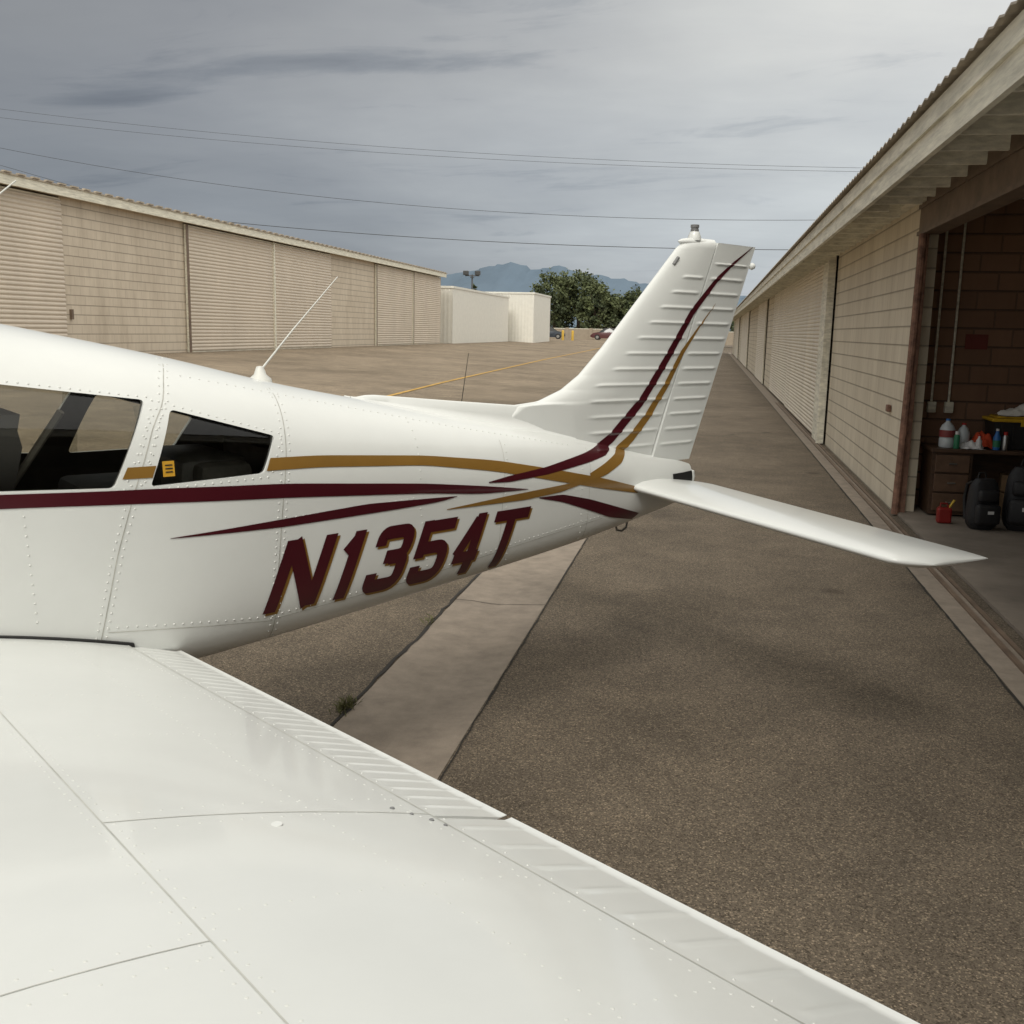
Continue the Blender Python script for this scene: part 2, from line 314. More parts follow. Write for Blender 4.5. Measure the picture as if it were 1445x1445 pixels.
def backpack(loc,rz,sc,name='backpack'):
    e=empty(name,loc,rz); b=MB(); P=[]
    for t in np.linspace(0,1,14):
        z=.5*t; k=(1-abs(2*t-1)**5*.35)*(1-.15*t); w=.16*k; d=.11*k*(1.1-.3*t)
        P.append([(w*abs(math.cos(a))**.6*np.sign(math.cos(a)),d*abs(math.sin(a))**.7*np.sign(math.sin(a))-.02,z) for a in np.linspace(0,2*math.pi,24,endpoint=False)])
    n=24; base=len(b.v); b.grid(P,0,closev=True); b.f+= [tuple(base+i for i in range(n)),tuple(base+13*n+i for i in range(n))[::-1]]; b.mi+=[0,0]
    b.box(-.12,.12,-.185,-.10,.06,.26,0,.03); b.box(-.10,.10,-.165,-.09,.28,.40,0,.03)
    for s in(-1,1): b.tube([(s*.07,.07,.46),(s*.09,.15,.42),(s*.10,.17,.28),(s*.11,.10,.08)],.018,8,1)
    b.tube([(-.04,.05,.5),(-.03,.05,.55),(.03,.05,.55),(.04,.05,.5)],.009,8,1)
    b.box(-.02,.04,-.189,-.186,.17,.20,2)
    o=b.out('bag',[simple('black_nylon',(.018,.018,.02),.6,bump=.5,bscale=30),BLACK,LBL],e,smooth=True,angle=50); o.scale=(sc,)*3
backpack((2.72,10.75,.032),.2,1.0); backpack((3.12,10.8,.032),-.2,1.25)
def gascan():
    e=empty('fuel_can',(2.42,10.95,.032)); b=MB(); b.box(-.07,.07,-.05,.05,0,.16,0,.02); b.tube([(-.04,0,.16),(-.04,0,.20),(.02,0,.20),(.04,0,.16)],.010,8,0); b.tube([(.04,0,.15),(.09,0,.24)],.012,8,1)
    b.out('can',[simple('red_can',(.25,.015,.012),.4),simple('yellow_spout',(.6,.4,.03),.4)],e)
gascan()
# ---------------------------------------------------------------- hangar left
H2=empty('hangar.001')
b=MB(); XL=-19.1
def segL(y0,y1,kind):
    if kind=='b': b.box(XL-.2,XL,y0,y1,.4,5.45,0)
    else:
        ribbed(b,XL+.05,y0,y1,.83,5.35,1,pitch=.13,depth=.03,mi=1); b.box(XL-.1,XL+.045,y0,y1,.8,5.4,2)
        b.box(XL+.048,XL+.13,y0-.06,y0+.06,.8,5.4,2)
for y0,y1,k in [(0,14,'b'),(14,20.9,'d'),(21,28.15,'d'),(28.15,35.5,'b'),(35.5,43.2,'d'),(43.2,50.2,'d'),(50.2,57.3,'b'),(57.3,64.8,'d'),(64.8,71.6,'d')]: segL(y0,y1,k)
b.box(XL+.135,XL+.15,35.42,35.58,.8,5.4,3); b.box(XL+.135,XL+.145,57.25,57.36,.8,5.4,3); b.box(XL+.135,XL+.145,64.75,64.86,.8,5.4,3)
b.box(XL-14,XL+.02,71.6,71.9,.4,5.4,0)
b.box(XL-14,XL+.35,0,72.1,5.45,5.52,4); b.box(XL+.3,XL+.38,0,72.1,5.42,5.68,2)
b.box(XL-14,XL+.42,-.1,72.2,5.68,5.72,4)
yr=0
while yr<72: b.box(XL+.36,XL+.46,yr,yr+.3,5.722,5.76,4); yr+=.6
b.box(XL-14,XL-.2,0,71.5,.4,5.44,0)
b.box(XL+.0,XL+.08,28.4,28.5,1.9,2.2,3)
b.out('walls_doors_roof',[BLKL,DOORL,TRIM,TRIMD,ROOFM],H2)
# ---------------------------------------------------------------- white buildings
def shed(name,x0,x1,y0,y1,z0,z1):
    e=empty(name); b=MB(); 
    def rib(p0,p1,nrm):
        n=int(math.hypot(p1[0]-p0[0],p1[1]-p0[1])/.15); rows=[]
        for i in range(n+1):
            t=i/n; o=.02*(i%2); rows.append([(p0[0]+(p1[0]-p0[0])*t+nrm[0]*o,p0[1]+(p1[1]-p0[1])*t+nrm[1]*o,z) for z in(z0,z1)])
        b.grid(rows,0)
    rib((x0,y0),(x1,y0),(0,-1)); rib((x1,y0),(x1,y1),(1,0)); rib((x1,y1),(x0,y1),(0,1)); rib((x0,y1),(x0,y0),(-1,0))
    b.box(x0-.08,x1+.08,y0-.08,y1+.08,z1,z1+.15,0)
    b.out('shell',[SHED],e)
shed('white_metal_shed',-26,-18.6,73.5,94.5,.7,4.75)
shed('white_metal_shed',-22,-16.5,96,106,.6,5.2)
# ---------------------------------------------------------------- far background
b=MB()
prof=[(-4500,200),(-3200,330),(-2400,390),(-2020,425),(-1750,478),(-1569,516),(-1480,496),(-1400,462),(-1280,470),(-1180,498),(-1100,465),(-1000,440),(-850,415),(-700,398),(-498,365),(-100,320),(600,250),(2500,160),(6000,100)]
px_=np.linspace(-4500,6000,260); pz=np.interp(px_,[p[0] for p in prof],[p[1] for p in prof])+rng.normal(0,5,260)
rows=[]
for k in range(14):
    t=k/13; rows.append([(x+rng.normal(0,12),6500+1500*t+rng.normal(0,30),-20+(z+20)*(t**1.3)*(1+.12*math.sin(x/90+k)*(1-t))) for x,z in zip(px_,pz)])
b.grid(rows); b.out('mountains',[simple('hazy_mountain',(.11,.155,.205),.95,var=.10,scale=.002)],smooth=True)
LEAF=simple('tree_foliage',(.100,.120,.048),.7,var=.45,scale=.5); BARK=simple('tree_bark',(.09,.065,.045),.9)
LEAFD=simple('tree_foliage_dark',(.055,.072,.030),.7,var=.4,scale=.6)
def tree(name,x,y,h,r,seed,leaf=LEAF,nclump=75,per=85):
    rg=np.random.default_rng(seed); z0=gz(x,y)-.05; e=empty(name,(x,y,z0)); b=MB()
    b.tube([(0,0,0),(.1,0,h*.2),(0,.1,h*.42),(.1,.0,h*.7)],[.28,.22,.16,.06],8,0)
    for i in range(7):
        a=rg.uniform(0,6.28); q=r*.65; b.tube([(0,0,h*rg.uniform(.2,.45)),(math.cos(a)*q*.5,math.sin(a)*q*.5,h*.5),(math.cos(a)*q,math.sin(a)*q,h*rg.uniform(.55,.8))],[.12,.08,.03],6,0)
    for c in range(nclump):
        d=rg.normal(0,1,3); d/=np.linalg.norm(d); rad=rg.uniform(.35,1)**.5; cx_,cy_,cz=d[0]*r*rad,d[1]*r*rad,h*.56+d[2]*h*.42*rad*rg.uniform(.8,1.02); cr=rg.uniform(.45,1.0)*r*.28
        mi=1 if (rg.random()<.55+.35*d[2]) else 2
        for k in range(per):
            o_=rg.normal(0,.5,3)*cr; s_=rg.uniform(.12,.26); u=rg.normal(0,1,3); u/=np.linalg.norm(u); v=np.cross(u,rg.normal(0,1,3)); v/=np.linalg.norm(v); p=np.array([cx_,cy_,cz])+o_
            b.add([p-u*s_,p+v*s_*.6,p+u*s_,p-v*s_*.6],[(0,1,2,3)],mi)
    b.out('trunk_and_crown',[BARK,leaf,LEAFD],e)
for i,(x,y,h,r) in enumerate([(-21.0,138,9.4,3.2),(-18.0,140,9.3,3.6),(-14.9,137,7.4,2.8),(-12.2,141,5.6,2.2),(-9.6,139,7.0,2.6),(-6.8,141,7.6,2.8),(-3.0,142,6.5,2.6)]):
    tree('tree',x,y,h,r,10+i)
tree('tree',-25.8,112,6.4,1.0,30,LEAFD,30,50)
bm_=MB(); rg=np.random.default_rng(3)
for i in range(9000):
    x=rg.uniform(-45,12); z=.9+rg.uniform(0,1)**1.5*(2.6+1.2*math.sin(x*.7)+.8*math.sin(x*1.9)); y=rg.uniform(150,156); s_=.28; u=rg.normal(0,1,3); u/=np.linalg.norm(u); v=np.cross(u,rg.normal(0,1,3)); v/=np.linalg.norm(v); p=np.array([x,y,z])
    bm_.add([p-u*s_,p+v*s_,p+u*s_,p-v*s_],[(0,1,2,3)],int(rg.random()<.5))
bm_.out('distant_hedge',[LEAF,LEAFD])
b=MB()
b.box(-28,3,130,130.25,.6,2.15,0); b.box(-28,3,129.97,130.28,2.15,2.23,1)
for k in range(11): b.box(-27+k*3-.2,-27+k*3+.2,129.9,129.999,.6,2.3,0)
b.out('block_wall',[simple('tan_wall',(.36,.30,.23),.9,var=.1),TRIM])
for x in (-16.4,-15.3):
    e=empty('bollard',(x,115,gz(x,115))); b=MB(); b.lathe((0,0,0),[(.14,0),(.14,1.0),(.10,1.08),(0,1.1)],12); b.out('post',[simple('yellow_bollard',(.6,.38,.05),.5)],e,smooth=True)
def car(x,y,rz,colr):
    e=empty('parked_car',(x,y,gz(x,y)),rz); b=MB()
    S=[(-2.2,.72,.35,.62,.66,.6),(-2.1,.82,.25,.85,.88,.62),(-1.5,.88,.22,.92,.96,.66),(-.9,.9,.2,.93,1.38,.62),(-.1,.9,.2,.93,1.45,.62),(.6,.9,.2,.92,1.38,.62),(1.2,.88,.2,.88,.93,.66),(1.9,.84,.25,.78,.80,.62),(2.2,.72,.35,.55,.58,.5)]
    P=[[(a,-w_,z0),(a,-w_*1.02,(z0+zb)/2),(a,-w_*.97,zb),(a,-wr,zr),(a,0,zr+.03),(a,wr,zr),(a,w_*.97,zb),(a,w_*1.02,(z0+zb)/2),(a,w_,z0)] for a,w_,z0,zb,zr,wr in S]
    b.grid(P,0,closev=True); n=9
    b.f+=[tuple(range(n)),tuple((len(P)-1)*n+i for i in range(n))[::-1]]; b.mi+=[0,0]
    for i in range(2,6):
        for j in (2,5): b.mi[i*9+j]=1
    for j in (3,4): b.mi[2*9+j]=1; b.mi[5*9+j]=1
    for a in(-1.4,1.35):
        for s in(-1,1): b.tube([(a,s*.70,.32),(a,s*.91,.32)],.32,16,2); b.tube([(a,s*.905,.32),(a,s*.925,.32)],.18,12,3)
    b.box(2.12,2.215,-.6,-.4,.5,.6,3); b.box(2.12,2.215,.4,.6,.5,.6,3)
    b.out('body',[simple('car_paint',colr,.25,coat=.5),simple('car_glass',(.015,.018,.02),.1),BLACK,STEEL],e,smooth=True,angle=35)
car(-19.6,124,.1,(.03,.04,.055)); car(-12.3,126,math.pi,(.10,.03,.03))
e=empty('floodlight_pole',(-22.9,98,.7)); b=MB(); b.tube([(0,0,0),(0,0,6.3)],[.12,.07],10,0); b.tube([(-.7,0,6.2),(.7,0,6.2)],.05,8,0)
for k in (-.6,.55): b.box(k-.25,k+.25,-.3,.1,6.25,6.65,1,.05)
b.box(-.15,.15,-.2,.1,6.0,6.1,1); b.out('pole',[simple('grey_pole',(.08,.08,.08),.5),simple('lamp_housing',(.05,.05,.05),.5)],e)
WIRE=simple('wire_black',(.03,.03,.03),.7)
def wires(name,lines,r):
    b=MB()
    for ln in lines:
        X=np.linspace(ln[0][0],ln[-1][0],50); A_=np.polyfit([p[0] for p in ln],[p[1] for p in ln],2 if len(ln)>2 else 1)
        b.tube([(x,90,float(np.polyval(A_,x))) for x in X],r,5,0)
    b.out(name,[WIRE])
wires('power_line',[[(-82,22.9),(-66.6,21.7),(-45.2,18.9),(-25.4,16.9),(-6.9,15.9),(30,15.2)]],.013)
wires('power_line',[[(-82,22.0),(-66.6,20.9),(-45.2,18.35),(-25.4,16.4),(-6.9,15.5),(30,15.0)]],.013)
wires('power_line',[[(-82,20.3),(-66.8,18.4),(-45.4,14.4),(-25.4,12.0),(7.5,11.3),(30,12.2)]],.018)
wires('power_line',[[(-82,15.5),(-46.5,11.6),(-25.3,9.5),(5.1,8.7),(30,9.6)]],.026)
b=MB(); b.tube([(-82,89.7,20),(-59,90,14.1),(-50,92,11)],.018,5,0); b.out('guy_wire',[WIRE])
for x in (-82,30):
    e=empty('utility_pole',(x,90,0)); b=MB(); b.tube([(0,0,0),(0,0,24.0 if x<0 else 16.5)],[.2,.12],10); zt=22.5 if x<0 else 15.0; b.box(-.06,.06,-1.2,1.2,zt-.6,zt-.45); b.out('pole',[simple('pole_wood',(.09,.065,.045),.9)],e)
# ---------------------------------------------------------------- airplane
AP=empty('airplane',(-4.683,.487,0),math.atan2(.7431,.6691))
ST=np.array([
(0.24,.20,.90,1.18,1.03,2.2,2.4),
(0.28,.33,.80,1.24,1.02,2.4,2.6),
(0.45,.41,.70,1.29,1.02,2.6,3),
(1.0,.50,.62,1.38,1.05,2.8,3.5),
(1.6,.53,.61,1.45,1.12,2.8,4),
(1.8,.54,.61,1.54,1.18,2.8,4),
(2.1,.55,.61,1.75,1.25,2.7,4.5),
(2.35,.555,.61,1.88,1.3,2.6,5),
(2.8,.555,.62,1.945,1.3,2.5,5),
(3.2,.55,.64,1.92,1.3,2.5,5.5),
(3.49,.54,.66,1.865,1.3,2.5,6.5),
(3.99,.505,.70,1.765,1.28,2.4,7),
(4.49,.43,.735,1.65,1.25,2.3,6.5),
(4.89,.365,.765,1.575,1.22,2.2,5.8),
(5.4,.28,.805,1.48,1.18,2.1,5),
(6.0,.185,.865,1.38,1.14,2.05,4),
(6.5,.11,.94,1.27,1.12,2,3),
(6.75,.07,.985,1.22,1.11,2,2.4),
(6.86,.035,1.03,1.19,1.11,2,2)])
def st(x):
    X=ST[:,0]; i=int(np.clip(np.searchsorted(X,x)-1,0,len(X)-2)); h=X[i+1]-X[i]; t=min(1,max(0,(x-X[i])/h))
    def m(k):
        if k==0 : return (ST[1]-ST[0])/(X[1]-X[0])
        if k==len(X)-1: return (ST[-1]-ST[-2])/(X[-1]-X[-2])
        a=(ST[k]-ST[k-1])/(X[k]-X[k-1]); c=(ST[k+1]-ST[k])/(X[k+1]-X[k])
        return np.where(a*c>0, 2*a*c/np.where(abs(a+c)<1e-9,1,a+c),0)
    p=ST[i]*(2*t**3-3*t*t+1)+m(i)*h*(t**3-2*t*t+t)+ST[i+1]*(-2*t**3+3*t*t)+m(i+1)*h*(t**3-t*t)
    return p[1:]
def yside(x,z):
    w,zb,zt,zm,nu,nl=st(x)
    q,n=((z-zm)/(zt-zm),nu) if z>=zm else ((zm-z)/(zm-zb),nl)
    if q>=1: return 0.0
    return w*(1-max(0,q)**n)**(1/n)
def ztop(x,y):
    w,zb,zt,zm,nu,nl=st(x); q=min(.999,abs(y)/w); return zm+(zt-zm)*(1-q**nu)**(1/nu)
def ring(x,off=0):
    w,zb,zt,zm,nu,nl=st(x)
    def quarter(h,n,K):
        t=np.linspace(0,math.pi/2,400); yy=w*np.cos(t)**(2/n); zz=h*np.sin(t)**(2/n)
        s=np.concatenate([[0],np.cumsum(np.hypot(np.diff(yy),np.diff(zz)))]); q=np.linspace(0,s[-1],K+1)
        return np.interp(q,s,yy),np.interp(q,s,zz)
    K=24; yu,zu=quarter(zt-zm,nu,K); yl,zl=quarter(zm-zb,nl,K)
    pts=[(yu[i],zm+zu[i]) for i in range(K)]+[(-yu[K-i],zm+zu[K-i]) for i in range(K)]+[(-yl[i],zm-zl[i]) for i in range(K)]+[(yl[K-i],zm-zl[K-i]) for i in range(K)]
    return [(x,y,z) for y,z in pts]
fx=list(np.concatenate([[.24,.26,.28,.32,.38],np.arange(.45,6.84,.045),[6.86]]))
b=MB(); rr=[ring(x) for x in fx]; b.grid(rr,0,closev=True)
nn=len(rr[0]); b.f.append(tuple(range(nn))); b.mi.append(0); base=(len(rr)-1)*nn; b.f.append(tuple(base+i for i in range(nn))[::-1]); b.mi.append(0)
fus=b.out('fuselage',[WHITE,DARKIN],AP,smooth=True)
bm=bmesh.new(); bm.from_mesh(fus.data); bmesh.ops.recalc_face_normals(bm,faces=bm.faces); bm.to_mesh(fus.data); bm.free()
so=fus.modifiers.new('s','SOLIDIFY'); so.thickness=.022; so.offset=-1; so.material_offset=1; so.use_even_offset=False
def roundpoly(pts,r,seg=5):
    out=[];n=len(pts)
    for i in range(n):
        p=Vector(pts[i]); a=(Vector(pts[i-1])-p); c=(Vector(pts[(i+1)%n])-p); ra=min(r,a.length*.45,c.length*.45); A_=p+a.normalized()*ra; C_=p+c.normalized()*ra
        for k in range(seg+1):
            t=k/seg; out.append(tuple(A_*(1-t)**2+p*2*t*(1-t)+C_*t*t))
    return out
WIN=[[(2.98,1.40),(3.70,1.362),(3.835,1.63),(2.98,1.745)],
     [(3.815,1.358),(4.225,1.368),(4.29,1.492),(3.915,1.598)],
     [(2.08,1.42),(2.90,1.402),(2.90,1.75),(2.52,1.775),(2.3,1.7)]]
cb=MB()
for w in WIN:
    rp=roundpoly(w,.018); n=len(rp)
    v=[(x,-.9,z) for x,z in rp]+[(x,.9,z) for x,z in rp]
    cb.add(v,[tuple(range(n)),tuple(range(n,2*n))[::-1]]+[(i,i+n,(i+1)%n+n,(i+1)%n) for i in range(n)])
cut=cb.out('cutter',[BLACK],AP)
bm=bmesh.new(); bm.from_mesh(cut.data); bmesh.ops.recalc_face_normals(bm,faces=bm.faces); bm.to_mesh(cut.data); bm.free()
bo=fus.modifiers.new('b','BOOLEAN'); bo.object=cut; bo.operation='DIFFERENCE'; bo.solver='EXACT'
bpy.context.view_layer.update()
dg=bpy.context.evaluated_depsgraph_get(); me=bpy.data.meshes.new_from_object(fus.evaluated_get(dg)); 
fus.modifiers.clear(); fus.data=me; bpy.data.objects.remove(cut)
me.set_sharp_from_angle(angle=math.radians(35))
b=MB()
for w in WIN:
    x0=min(p[0] for p in w)-.02; x1=max(p[0] for p in w)+.02; z0=min(p[1] for p in w)-.02; z1=max(p[1] for p in w)+.015
    gx=np.linspace(x0,x1,24)
    for s in(-1,1):
        b.grid([[(x,s*(yside(x,z)-.012),z) for z in np.linspace(z0,min(z1,ztop(x,0)-.085),14)] for x in gx],0)
b.out('windows',[GLASS],AP,smooth=True)
b=MB(); gx=np.linspace(1.70,2.28,16)
b.grid([[ (x,y,ztop(x,y)+.004) for y in np.linspace(-.44,.44,21)] for x in gx],0); b.out('windshield',[simple('windshield_tint',(.02,.022,.025),.05)],AP,smooth=True)
# interior
b=MB()
b.box(1.7,3.9,-.42,.42,.80,.84,0)
def bulk(x,z1,mi):
    P=[[(xx,s*max(.02,yside(x,z)-.03),z) for z in np.linspace(.84,z1,14)] for xx,s in ((x,-1),(x,1))]; b.grid(P,mi)
bulk(4.42,1.40,0)
for (sx,w) in ((3.28,.42),(2.5,.40)):
    for sy in (-.23,.23):
        b.box(sx-.5,sx,sy-w/2,sy+w/2,.95,1.12,1,.04)
        P=[]
        for t in np.linspace(0,1,12):
            z=1.05+t*.54; xx=sx+t*.16; hw=w/2*(1-.35*max(0,t-.55)**1.5*3.2); th=.055*(1 if t<.9 else .6)
            P.append([(xx-th,sy+u*hw,z) if k==0 else (xx+th,sy+u*hw,z) for k,u in [(0,-1),(0,-.5),(0,0),(0,.5),(0,1),(1,1),(1,.5),(1,0),(1,-.5),(1,-1)]])
        base=len(b.v); b.grid(P,1,closev=True); b.f.append(tuple(base+11*10+i for i in range(10))); b.mi.append(1)
        for q in (-.10,-.05,0,.05,.10):
            b.tube([(sx-.055+.005,sy+q,1.12),(sx+.105-.055,sy+q,1.46)],.006,6,1)
b.tube([(3.36,.40,1.55),(3.30,.1,1.25),(3.25,.05,1.14)],.012,6,3)
b.tube([(3.58,-.42,1.6),(3.45,-.30,1.36),(3.40,-.25,1.25)],.012,6,3)
b.box(1.75,1.95,-.46,.46,1.0,1.40,0)
b.box(3.72,4.0,-.36,.30,.86,1.30,2,.03); b.box(4.02,4.3,-.2,.28,.86,1.40,4,.05); b.box(4.05,4.25,-.33,-.22,.9,1.39,2,.03)
b.out('cabin',[DARKIN,SEAT,simple('baggage',(.09,.085,.075),.7,var=.5,scale=10),simple('seat_belt',(.25,.23,.2),.7),simple('grey_case',(.20,.20,.19),.5,var=.3,scale=20)],AP,smooth=True,angle=40)
# spinner & propeller
b=MB(); P=[]
for t in np.linspace(0,1,10): P.append([(.24-.26*t,.155*math.sqrt(max(0,1-t**2.0))*math.cos(a),1.04+.155*math.sqrt(max(0,1-t**2.0))*math.sin(a)) for a in np.linspace(0,2*math.pi,24,endpoint=False)])
b.grid(P,0,closev=True)
for s in(-1,1):
    P=[]
    for t in np.linspace(.1,.94,14):
        ch=.07*(1-.3*t)+.03*math.sin(t*3); a=math.radians(60-40*t)
        P.append([(.16+ch*u*math.cos(a)+v*.008,ch*u*math.sin(a)*1.0,1.04+s*t) for u,v in((-1,0),(0,1),(1,0),(0,-1))])
    b.grid(P,1,closev=True)
b.out('propeller',[WHITE,STEEL],AP,smooth=True)
def groundat(lx,ly):
    c_,s_=.6691,.7431; X=-4.683+c_*lx-s_*ly; Y=.487+s_*lx+c_*ly; return gz(X,Y)
b=MB()
for lx,ly,zt in ((2.75,-1.5,.95),(2.75,1.5,.95),(.75,0,.8)):
    g0=groundat(lx,ly); r=.19
    b.tube([(lx,ly,zt),(lx,ly,g0+.25)],[.05,.035],10,1); b.tube([(lx,ly-.07,g0+r),(lx,ly+.07,g0+r)],r,22,0); b.tube([(lx,ly-.075,g0+r),(lx,ly+.075,g0+r)],.08,14,1)
b.out('landing_gear',[BLACK,WHITE],AP,smooth=True,angle=40)
# wing -----------------------------------------------------------------
XLE,XTE=2.30,3.90; DIH=.087; XH=3.72
def wz(x,ya,top):
    c=min(1,max(0,(x-XLE)/(XTE-XLE)))
    if c<.4: s=math.sqrt(max(0,1-((.4-c)/.4)**2))
    else: s=1-((c-.4)/.6)**1.6
    zc=.88-(x-XLE)/(1.6)*.09+.03*4*c*(1-c)+DIH*(ya-.5)
    tip=1.0
    if ya>4.35: tip=math.sqrt(max(0,1-((ya-4.35)/.27)**2))
    return zc+(1 if top else -1)*.118*s*tip
def cosx(a,b_,n): 
    t=np.linspace(0,math.pi/2,n); return a+(b_-a)*(1-np.cos(t))
for s in(-1,1):
    b=MB()
    yv=list(np.linspace(.40,4.35,60))+list(4.35+.27*np.sin(np.linspace(.15,math.pi/2,9)))
    xt=list(cosx(XLE,XH,46)); P=[]
    for ya in yv:
        P.append([(x,s*ya,wz(x,ya,False)) for x in xt[::-1]]+[(x,s*ya,wz(x,ya,True)) for x in xt[1:]])
    b.grid(P,0,closev=True)
    b.out('left_wing' if s<0 else 'right_wing',[WHITE,BLACK],AP,smooth=True,angle=40)
    for nm,y0,y1,pitch in (('flap',.50,2.33,.062),('aileron',2.345,4.28,.105)):
        b=MB(); yy=np.arange(y0,y1+.001,pitch/12); P=[]
        xc=list(np.linspace(XH-.025,XTE,26))
        for ya in yy:
            ph=((ya-y0)%pitch)/pitch-.5; e0=min(1,(ya-y0)/.03,(y1-ya)/.03)
            bead_=.0024*math.exp(-(ph/(.10 if nm=='flap' else .06))**2)*(e0>.9)
            row=[]
            for x in xc[::-1]: row.append((x,s*ya,wz(x,ya,False)))
            for x in xc[1:]:
                e=1/(1+math.exp(-(x-(XH+.035))/.004))*1/(1+math.exp((x-(XTE-.018))/.004))
                row.append((x,s*ya,max(wz(x,ya,False),wz(x,ya,True)-.006)+.0015+bead_*e))
            P.append(row)
        b.grid(P,0,closev=True); n=len(P[0]); base=(len(P)-1)*n
        b.f.append(tuple(range(n))); b.f.append(tuple(base+i for i in range(n))[::-1]); b.mi+=[0,0]
        b.out(('left_' if s<0 else 'right_')+nm,[WHITE],AP,smooth=True,angle=50)
# fin --------------------------------------------------------------------
def le(z):
    return float(np.interp(z,[1.2,1.45,1.53,1.545,1.60,1.67,1.80,2.31,2.345,2.365,2.375],[5.6,5.60,5.68,5.80,5.95,6.06,6.20,6.69,6.74,6.80,6.88]))
hx=lambda z:6.55+(z-1.26)*.374
tx=lambda z:6.86+(z-1.21)*.386
def fthick(z): return .062-.022*(z-1.3)
def fy(x,z,l,t,top=2.37):
    c=(x-l)/(t-l); c=min(1,max(0,c)); 
    a=math.sqrt(max(0,1-((.3-c)/.3)**2)) if c<.3 else 1-((c-.3)/.7)**1.4*.93
    e=1 if z<top-.05 else math.sqrt(max(0.0,1-((z-top+.05)/.05)**2))
    return fthick(z)*a*e
def bead(z,z0=1.27,p=.078):
    ph=((z-z0)%p)/p-.5; return .0062*math.exp(-(ph/.095)**2)
def finy(x,z):
    if z>2.37: return 0
    if x<hx(z):
        l=le(z)
        if x<l: return 0
        y=fy(x,z,l,tx(z))
        if z<1.62: y=min(y,.012+max(0,(x-5.6))*.12)
        return y
    return fy(x,z,le(z) if z>1.6 else 6.0,tx(z),2.5)
def fe(x,z,a0,a1):
    return 1/(1+math.exp(-(x-a0)/.005))*1/(1+math.exp((x-a1)/.004))
zz=np.concatenate([np.linspace(1.15,1.9,190),np.linspace(1.905,2.37,130)])
b=MB(); P=[]
for z in zz:
    l=le(z); h=hx(z)-.006; xs_=l+(h-l)*(1-np.cos(np.linspace(0,math.pi/2,44))); row=[]
    for sg in(-1,1):
        for x in (xs_ if sg<0 else xs_[::-1]):
            a0=le(max(z,1.6))+.16; e=fe(x,z,a0,h-.03)
            if z>2.22 or z<1.25: e=0
            y=fy(x,z,l,tx(z))+bead(z)*e
            if z<1.62: y=min(y,.012+max(0,(x-5.6))*.12)
            row.append((x,sg*y,z))
    P.append(row)
b.grid(P,0,closev=True); b.out('fin',[WHITE],AP,smooth=True,angle=60)
b=MB(); P=[]
for z in np.linspace(1.215,2.352,330):
    h=hx(z)+.006; t=tx(z); row=[]; xs_=np.linspace(h,t,30)
    for sg in(-1,1):
        for x in (xs_ if sg<0 else xs_[::-1]):
            e=fe(x,z,h+.035,t-.03)
            if z>2.25 or z<1.25: e=0
            row.append((x,sg*(max(.002,fy(x,z,le(z) if z>1.6 else 6.0,t,2.5))+bead(z)*e),z))
    P.append(row)
b.grid(P,0,closev=True); n=len(P[0]); b.f.append(tuple(range(n))); base=(len(P)-1)*n; b.f.append(tuple(base+i for i in range(n))[::-1]); b.mi+=[0,0]
b.out('rudder',[WHITE],AP,smooth=True,angle=60)
b=MB(); P=[]
for x in np.linspace(4.80,6.0,30):
    zb=ztop(x,0)-.03; zt=float(np.interp(x,[4.80,4.9,5.3,5.67,5.82,6.0],[1.585,1.60,1.565,1.535,1.55,1.62]))
    zt=max(zt,zb+.031); wb=.05+.02*(x-4.8)
    P.append([(x,-wb-.02,zb),(x,-wb*.55,zb+.035),(x,-.014,zb+(zt-zb)*.6),(x,-.010,zt-.006),(x,0,zt),(x,.010,zt-.006),(x,.014,zb+(zt-zb)*.6),(x,wb*.55,zb+.035),(x,wb+.02,zb)])
b.grid(P,0); b.out('dorsal_fin',[WHITE],AP,smooth=True,angle=60)
# stabilator
pit=math.radians(3.0)
for s in(-1,1):
    b=MB(); P=[]; LE0,CH=6.33,.62; YT=1.54
    yy=list(np.linspace(.03,YT,40))+list(YT+.15*np.sin(np.linspace(.2,math.pi/2,8)))
    for ya in yy:
        tt=max(0,(ya-YT)/.15); k=math.sqrt(max(0,1-tt**2)); row=[]; dz=-.063*max(0,ya-.1); chd=CH-.05*ya/1.7
        cs=1-np.cos(np.linspace(0,math.pi/2,20)); 
        for top in(-1,1):
            for c in (cs[::-1] if top<0 else cs[1:]):
                a=math.sqrt(max(0,1-((.35-c)/.35)**2)) if c<.35 else 1-((c-.35)/.65)**1.4
                th=.036*a*(k if k>.12 else .12)+.0015; x0=LE0+.14*tt**2; x=x0+c*(chd-.16*tt**2)
                z=top*th; row.append((LE0+.18+(x-LE0-.18)*math.cos(pit)+z*math.sin(pit),s*ya,1.105+dz-(x-LE0-.18)*math.sin(pit)+z*math.cos(pit)))
        P.append(row)
    b.grid(P,0,closev=True); n=len(P[0]); base=(len(P)-1)*n; b.f.append(tuple(base+i for i in range(n))[::-1]); b.mi+=[0]; b.out('left_stabilator' if s<0 else 'right_stabilator',[WHITE],AP,smooth=True,angle=60)
